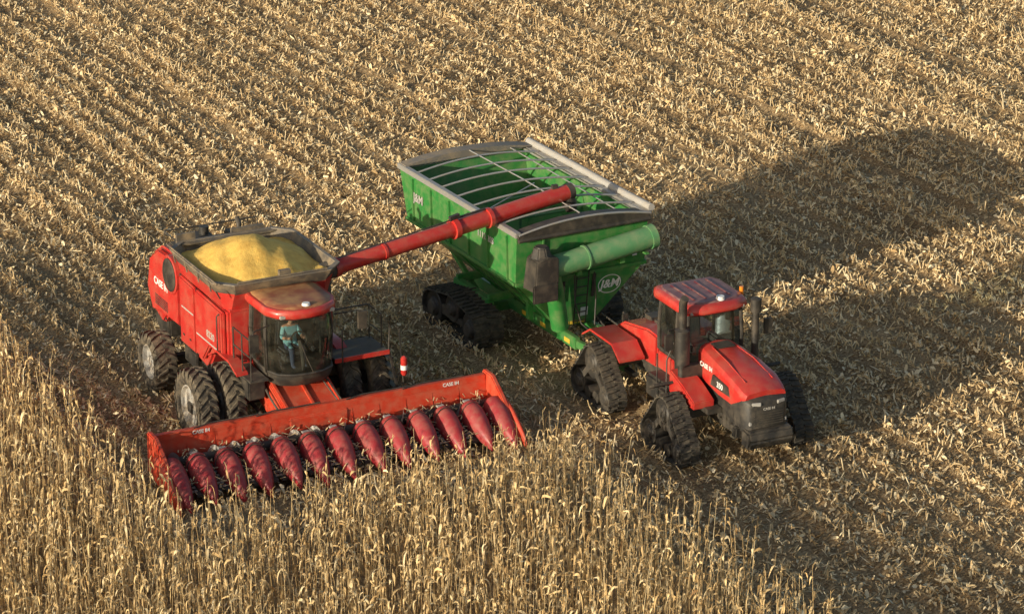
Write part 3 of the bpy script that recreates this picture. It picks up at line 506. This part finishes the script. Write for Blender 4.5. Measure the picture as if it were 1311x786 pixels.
class Acc:
    def __init__(s): s.V=[];s.F=[];s.A=[];s.n=0
    def push(s,V,F,A): s.V.append(V.reshape(-1,3));s.F.append(F.reshape(-1,4)+s.n);s.A.append(A.reshape(-1)); s.n+=V.reshape(-1,3).shape[0]
    def strips(s,P,W,A):
        N,K,_=P.shape; V=np.stack([P-W,P+W],2); b=(np.arange(N)*2*K)[:,None]+(np.arange(K-1)*2)[None]
        s.push(V,np.stack([b,b+1,b+3,b+2],-1),np.repeat(A,2*K))
    def tubes(s,P,rad,A,ns=3):
        N,K,_=P.shape; a=np.arange(ns)*2*math.pi/ns; o=np.stack([np.cos(a),np.sin(a),0*a],-1)
        V=P[:,:,None,:]+rad[:,:,None,None]*o[None,None]
        b=(np.arange(N)*ns*K)[:,None,None]+(np.arange(K-1)*ns)[None,:,None]+np.arange(ns)[None,None]
        j=np.roll(np.arange(ns),-1); b2=(np.arange(N)*ns*K)[:,None,None]+(np.arange(K-1)*ns)[None,:,None]+j[None,None]
        s.push(V,np.stack([b,b2,b2+ns,b+ns],-1),np.repeat(A,ns*K))
    def make(s,name,mat):
        V=np.concatenate(s.V).astype(np.float32);F=np.concatenate(s.F).astype(np.int32);A=np.concatenate(s.A).astype(np.float32)
        me=bpy.data.meshes.new(name); me.vertices.add(len(V)); me.vertices.foreach_set('co',V.ravel()); me.loops.add(F.size); me.loops.foreach_set('vertex_index',F.ravel())
        me.polygons.add(len(F)); me.polygons.foreach_set('loop_start',np.arange(0,F.size,4,dtype=np.int32)); me.update(calc_edges=True)
        at=me.attributes.new('rnd','FLOAT','POINT'); at.data.foreach_set('value',A)
        me.materials.append(mat); ob=bpy.data.objects.new(name,me); scene.collection.objects.link(ob); print(name,len(F)); return ob
STRAW=attr_mat('straw_litter',[(0,(.22,.13,.055)),(.3,(.50,.335,.16)),(.65,(.76,.56,.30)),(1,(.92,.77,.50))],.8,.8,1.15)
DRY=attr_mat('dry_corn',[(0,(.21,.12,.05)),(.3,(.50,.33,.145)),(.7,(.76,.55,.275)),(1,(.90,.73,.44))],.7,.80,1.14)
S=Acc()
k=np.arange(-60,90); xs=(k+.5)*SP; ys=np.arange(-45,75,.18)
X0,Y0=np.meshgrid(xs,ys,indexing='ij'); x=X0.ravel()+rng.normal(0,.04,X0.size); y=Y0.ravel()+rng.uniform(-.08,.08,X0.size)
X,Y=toW(x,y); m=vis(X,Y)&~incorn(x,y)&(rng.random(x.size)<.82); x,y,X,Y=x[m],y[m],X[m],Y[m]; n=len(x)
z=gz(x,y); h=rng.uniform(.08,.34,n)*(.4+.6*rowf(x)); lean=rng.normal(0,.12,(n,2)); 
P=np.zeros((n,2,3)); P[:,0]=np.stack([X,Y,z-.02],-1); P[:,1]=np.stack([X+lean[:,0],Y+lean[:,1],z+h],-1)
S.tubes(P,np.stack([rng.uniform(.012,.020,n)]*2,-1),rng.uniform(.4,1,n),4)
m=rng.random(n)<.85; q=int(m.sum()); a=rng.uniform(0,6.28,q); L_=rng.uniform(.12,.30,q); K=4; t_=np.linspace(0,1,K)[None]
bx=(P[m,1]-P[m,0])*rng.uniform(.3,1,(q,1))+P[m,0]
r_=L_[:,None]*t_*.8; zz=bx[:,2:3]+L_[:,None]*(.5*t_-1.1*t_**2); zz=np.maximum(zz,.02)
Q=np.stack([bx[:,0:1]+np.cos(a)[:,None]*r_,bx[:,1:2]+np.sin(a)[:,None]*r_,zz],-1)
wd=(rng.uniform(.015,.038,q)[:,None]*np.array([1,1,.8,.3])[None])[...,None]*np.stack([-np.sin(a),np.cos(a),rng.normal(0,.5,q)],-1)[:,None,:]
S.strips(Q,wd,rng.uniform(.4,1,q))
S.make('corn_stubble',STRAW)
S=Acc()
def litter(n,Lr,Wr,zr,tiltr,cr_):
    X=rng.uniform(-26,30,n); Y=rng.uniform(54,126,n); dx,dy=X-FX,Y-FY; x=dx*ct+dy*st_; y=-dx*st_+dy*ct
    xw=wob(x,y); row=rowp(xw); ps=(x+4.57)%9.144-4.57; band=1-.5*np.exp(-((np.abs(ps)-2.0)/.6)**2)
    cl=clump(x,y); rf=rowf(xw); flat=np.clip(.5+.9*lown(y*.6,x*1.3,1.6),0,1)  # patches where the rows are trampled flat
    dens=(.20+.62*(row**1.5*rf*(1-.45*flat)+.30*flat))*band*np.clip(.80+.4*lown(x,y,1.2)+1.2*cl,.15,1.5)
    m=vis(X,Y,3.)&(rng.random(n)<dens); m&=~(incorn(x,y)&(rng.random(n)<.6))
    X,Y,x,y,row,cl,rf=X[m],Y[m],x[m],y[m],row[m],cl[m],rf[m]; n=len(X)
    L_=rng.uniform(*Lr,n); a=rng.uniform(0,math.pi*2,n); al=rng.random(n)<.25; a=np.where(al,R(TH+90)+rng.normal(0,.4,n),a)
    ti=rng.normal(0,tiltr,n); t_=np.linspace(-.5,.5,3)[None]; cv=rng.normal(.03,.05,n)
    zc=gz(x,y)+rng.uniform(0,1,n)**1.4*zr*(.2+row*rf)*np.clip(1+1.6*cl,.3,2.2)+np.abs(np.sin(ti))*L_*.45+.006
    r_=L_[:,None]*t_*np.cos(ti)[:,None]; zz=zc[:,None]+L_[:,None]*t_*np.sin(ti)[:,None]-cv[:,None]*(t_*2)**2*.5
    Q=np.stack([X[:,None]+np.cos(a)[:,None]*r_,Y[:,None]+np.sin(a)[:,None]*r_,zz],-1)
    ro=rng.normal(0,.85,n); wv=np.stack([-np.sin(a)*np.cos(ro),np.cos(a)*np.cos(ro),np.sin(ro)],-1)
    wd=rng.uniform(*Wr,n)[:,None,None]*np.array([.6,1,.5])[None,:,None]*wv[:,None,:]
    S.strips(Q,wd,np.clip(rng.normal(cr_,.25,n),0,1))
litter(860000,(.05,.18),(.010,.034),.15,.5,.58)
litter(50000,(.2,.42),(.008,.016),.16,.3,.7)
litter(70000,(.10,.22),(.03,.055),.15,.5,.8)
S.make('corn_residue',STRAW)
# --- standing corn
S=Acc()
ys=np.arange(-30,16,.155); xs=(np.arange(-34,6)+.5)*SP
X0,Y0=np.meshgrid(xs,ys,indexing='ij'); x=X0.ravel()+rng.normal(0,.04,X0.size); y=Y0.ravel()+rng.uniform(-.05,.05,X0.size)
X,Y=toW(x,y); d=Y*.9376+10.5
edge=-6.75+.06*x+rng.normal(0,.3,x.size)
m=((x<-5.1)|((x<4.5)&(y<edge)))&(np.abs(X)<.164*d+4)&(Y>50)&(rng.random(x.size)<.93)&~((x<-4.7)&(x>-5.7)&(y<-2)&(y>-6)&(rng.random(x.size)<.35))
x,y,X,Y,edge=x[m],y[m],X[m],Y[m],edge[m]; n=len(x); print('plants',n)
H_=rng.normal(2.12,.2,n)+.16*lown(x,y,1.5); ln=rng.normal(0,.12,(n,2)); g0=gz(x,y)
brk=rng.random(n)<.12; H_[brk]*=rng.uniform(.55,.85,int(brk.sum()))
fr=(x>-5.)&(edge-y<1.0); H_[fr]*=rng.uniform(.7,1,int(fr.sum()))
K=4; tt=np.linspace(0,1,K)
def stalkpt(t):
    t=np.asarray(t); 
    return np.stack([X+ln[:,0]*t**1.5,Y+ln[:,1]*t**1.5,g0+H_*t],-1)
P=np.stack([stalkpt(np.full(n,v)) for v in tt],1)
S.tubes(P,np.stack([rng.uniform(.012,.017,n)*f for f in(1,.9,.7,.4)],-1),rng.uniform(.4,.95,n),3)
NL=10
for li in range(NL):
    hf=np.clip((li+1.8)/(NL+1.4)+rng.normal(0,.03,n),.1,.98); keep=rng.random(n)<(.9 if li>3 else .5)
    b=stalkpt(hf)[keep]; q=len(b); a=rng.uniform(0,6.28,q) ; L_=rng.uniform(.26,.58,q)*(1 if li<NL-2 else .65); K=5; t_=np.linspace(0,1,K)[None]
    out=rng.uniform(.2,.6,q)[:,None]; up=rng.uniform(.05,.6,q)[:,None]; dr=rng.uniform(.65,1.45,q)[:,None]
    r_=L_[:,None]*out*(1-np.exp(-2.6*t_)); zz=b[:,2:3]+L_[:,None]*(up*t_*1.6-dr*t_**1.7)
    wb=rng.normal(0,.35,(q,1))*t_**2; 
    Q=np.stack([b[:,0:1]+np.cos(a[:,None]+wb)*r_,b[:,1:2]+np.sin(a[:,None]+wb)*r_,np.maximum(zz,.05)],-1)
    tw=rng.normal(0,.5,(q,1))+rng.normal(0,1.2,(q,1))*t_; wdt=rng.uniform(.016,.033,q)[:,None]*np.array([.7,1,.95,.7,.15])[None]
    wv=np.stack([-np.sin(a)[:,None]*np.cos(tw),np.cos(a)[:,None]*np.cos(tw),np.sin(tw)],-1)
    S.strips(Q,wdt[...,None]*wv,np.clip(rng.normal(.60,.23,q)+(.05*(li-6)/6),0,1))
keep=rng.random(n)<.85; b=stalkpt(rng.uniform(.42,.55,n))[keep]; q=len(b); a=rng.uniform(0,6.28,q); K=4; t_=np.linspace(0,1,K)[None]; L_=rng.uniform(.2,.28,q)[:,None]; dn=rng.choice([-1,1],q,p=[.7,.3])[:,None]
Q=np.stack([b[:,0:1]+np.cos(a)[:,None]*(.03+L_*t_*.45),b[:,1:2]+np.sin(a)[:,None]*(.03+L_*t_*.45),b[:,2:3]+dn*L_*t_*.9],-1)
S.tubes(Q,np.full((q,1),1)*np.array([.018,.032,.028,.006])[None],rng.uniform(.75,1,q),4)
for i in range(3):
    keep=rng.random(n)<.55; b=stalkpt(np.full(n,.97))[keep]; q=len(b); a=rng.uniform(0,6.28,q); L_=rng.uniform(.10,.22,q)[:,None]; t_=np.linspace(0,1,3)[None]
    Q=np.stack([b[:,0:1]+np.cos(a)[:,None]*L_*t_*.6,b[:,1:2]+np.sin(a)[:,None]*L_*t_*.6,b[:,2:3]+L_*(t_*1.1-.5*t_**2)],-1)
    wv=np.stack([-np.sin(a),np.cos(a),0*a],-1)[:,None,:]*np.array([.006,.006,.003])[None,:,None]
    S.strips(Q,wv+0*Q,rng.uniform(.2,.7,q))
S.make('standing_corn',DRY)
# --- ground sheet
def ax(a,b,step): 
    c=np.arange(a,b+step,step); g=np.array([2,6,15,40,100,300,900,2500.]); return np.r_[a-g[::-1],c,c[-1]+g]
gx_=ax(-45.72,76.2,SP/8); gy_=ax(-50,80,.3)
GX,GY=np.meshgrid(gx_,gy_,indexing='ij'); Z=np.where((np.abs(GX)<90)&(np.abs(GY)<90),gz(GX,GY),0)
Xw,Yw=toW(GX,GY); n1,n2=GX.shape; V=np.stack([Xw,Yw,Z],-1); i=np.arange(n1-1)[:,None]*n2+np.arange(n2-1)[None]
F=np.stack([i,i+n2,i+n2+1,i+1],-1)
m=bpy.data.materials.new('field_soil'); nt,N,L,b=nodes_of(m)
geo=N.new('ShaderNodeNewGeometry'); mp=N.new('ShaderNodeMapping'); mp.inputs['Rotation'].default_value=(0,0,-R(TH)); L.new(geo.outputs['Position'],mp.inputs[0])
na=N.new('ShaderNodeTexNoise'); na.inputs['Scale'].default_value=14; na.inputs['Detail'].default_value=10; na.inputs['Roughness'].default_value=.75; L.new(mp.outputs[0],na.inputs['Vector'])
nb=N.new('ShaderNodeTexNoise'); nb.inputs['Scale'].default_value=.7; nb.inputs['Detail'].default_value=5
mp2=N.new('ShaderNodeMapping'); mp2.inputs['Scale'].default_value=(1,.15,1); L.new(mp.outputs[0],mp2.inputs[0]); L.new(mp2.outputs[0],nb.inputs['Vector'])
cr1=N.new('ShaderNodeValToRGB'); e=cr1.color_ramp.elements; e[0].position=.37; e[0].color=(.15,.092,.045,1); e[1].position=.67; e[1].color=(.68,.50,.28,1); k_=e.new(.51); k_.color=(.37,.255,.135,1)
mm=N.new('ShaderNodeMath'); mm.operation='MULTIPLY_ADD'; mm.inputs[1].default_value=.25; L.new(nb.outputs['Fac'],mm.inputs[0]); 
sb=N.new('ShaderNodeMath'); sb.operation='SUBTRACT'; sb.inputs[1].default_value=.125; L.new(na.outputs['Fac'],sb.inputs[0]); L.new(sb.outputs[0],mm.inputs[2]); L.new(mm.outputs[0],cr1.inputs[0]); L.new(cr1.outputs[0],b.inputs['Base Color'])
b.inputs['Roughness'].default_value=.95; b.inputs['Specular IOR Level'].default_value=.1
bp=N.new('ShaderNodeBump'); bp.inputs['Strength'].default_value=.8; bp.inputs['Distance'].default_value=.06; L.new(na.outputs['Fac'],bp.inputs['Height']); L.new(bp.outputs[0],b.inputs['Normal'])
S=Acc(); S.push(V,F,np.zeros(V.shape[:2])); S.make('ground',m)
# ================================================================== LIGHT / CAMERA
EL=11.5; AZ=46.5; sun_dir=Vector((-math.cos(R(AZ))*math.cos(R(EL)),-math.sin(R(AZ))*math.cos(R(EL)),math.sin(R(EL))))
w=bpy.data.worlds.new('World'); scene.world=w; w.use_nodes=True; nt=w.node_tree; sky=nt.nodes.new('ShaderNodeTexSky'); sky.sky_type='NISHITA'; sky.sun_disc=False
sky.sun_elevation=R(EL); sky.sun_rotation=math.atan2(sun_dir.x,sun_dir.y); sky.air_density=1; sky.dust_density=2
bg=nt.nodes['Background']; bg.inputs[1].default_value=.14; nt.links.new(sky.outputs[0],bg.inputs[0])
sl=bpy.data.lights.new('sun','SUN'); sl.energy=5; sl.angle=R(.5); sl.color=(1,.89,.69); so=bpy.data.objects.new('sun',sl); scene.collection.objects.link(so)
so.rotation_euler=sun_dir.to_track_quat('Z','Y').to_euler(); so.location=(0,0,40)
cd=bpy.data.cameras.new('camera'); cam=bpy.data.objects.new('camera',cd); scene.collection.objects.link(cam)
cam.location=(0,0,30.2); cam.rotation_euler=(R(90-20.35),0,0); cd.sensor_width=36; cd.lens=36*4000/1311; cd.clip_end=6000; cd.clip_start=1
scene.camera=cam
scene.view_settings.view_transform='Standard'; scene.view_settings.look='None'; scene.view_settings.exposure=0
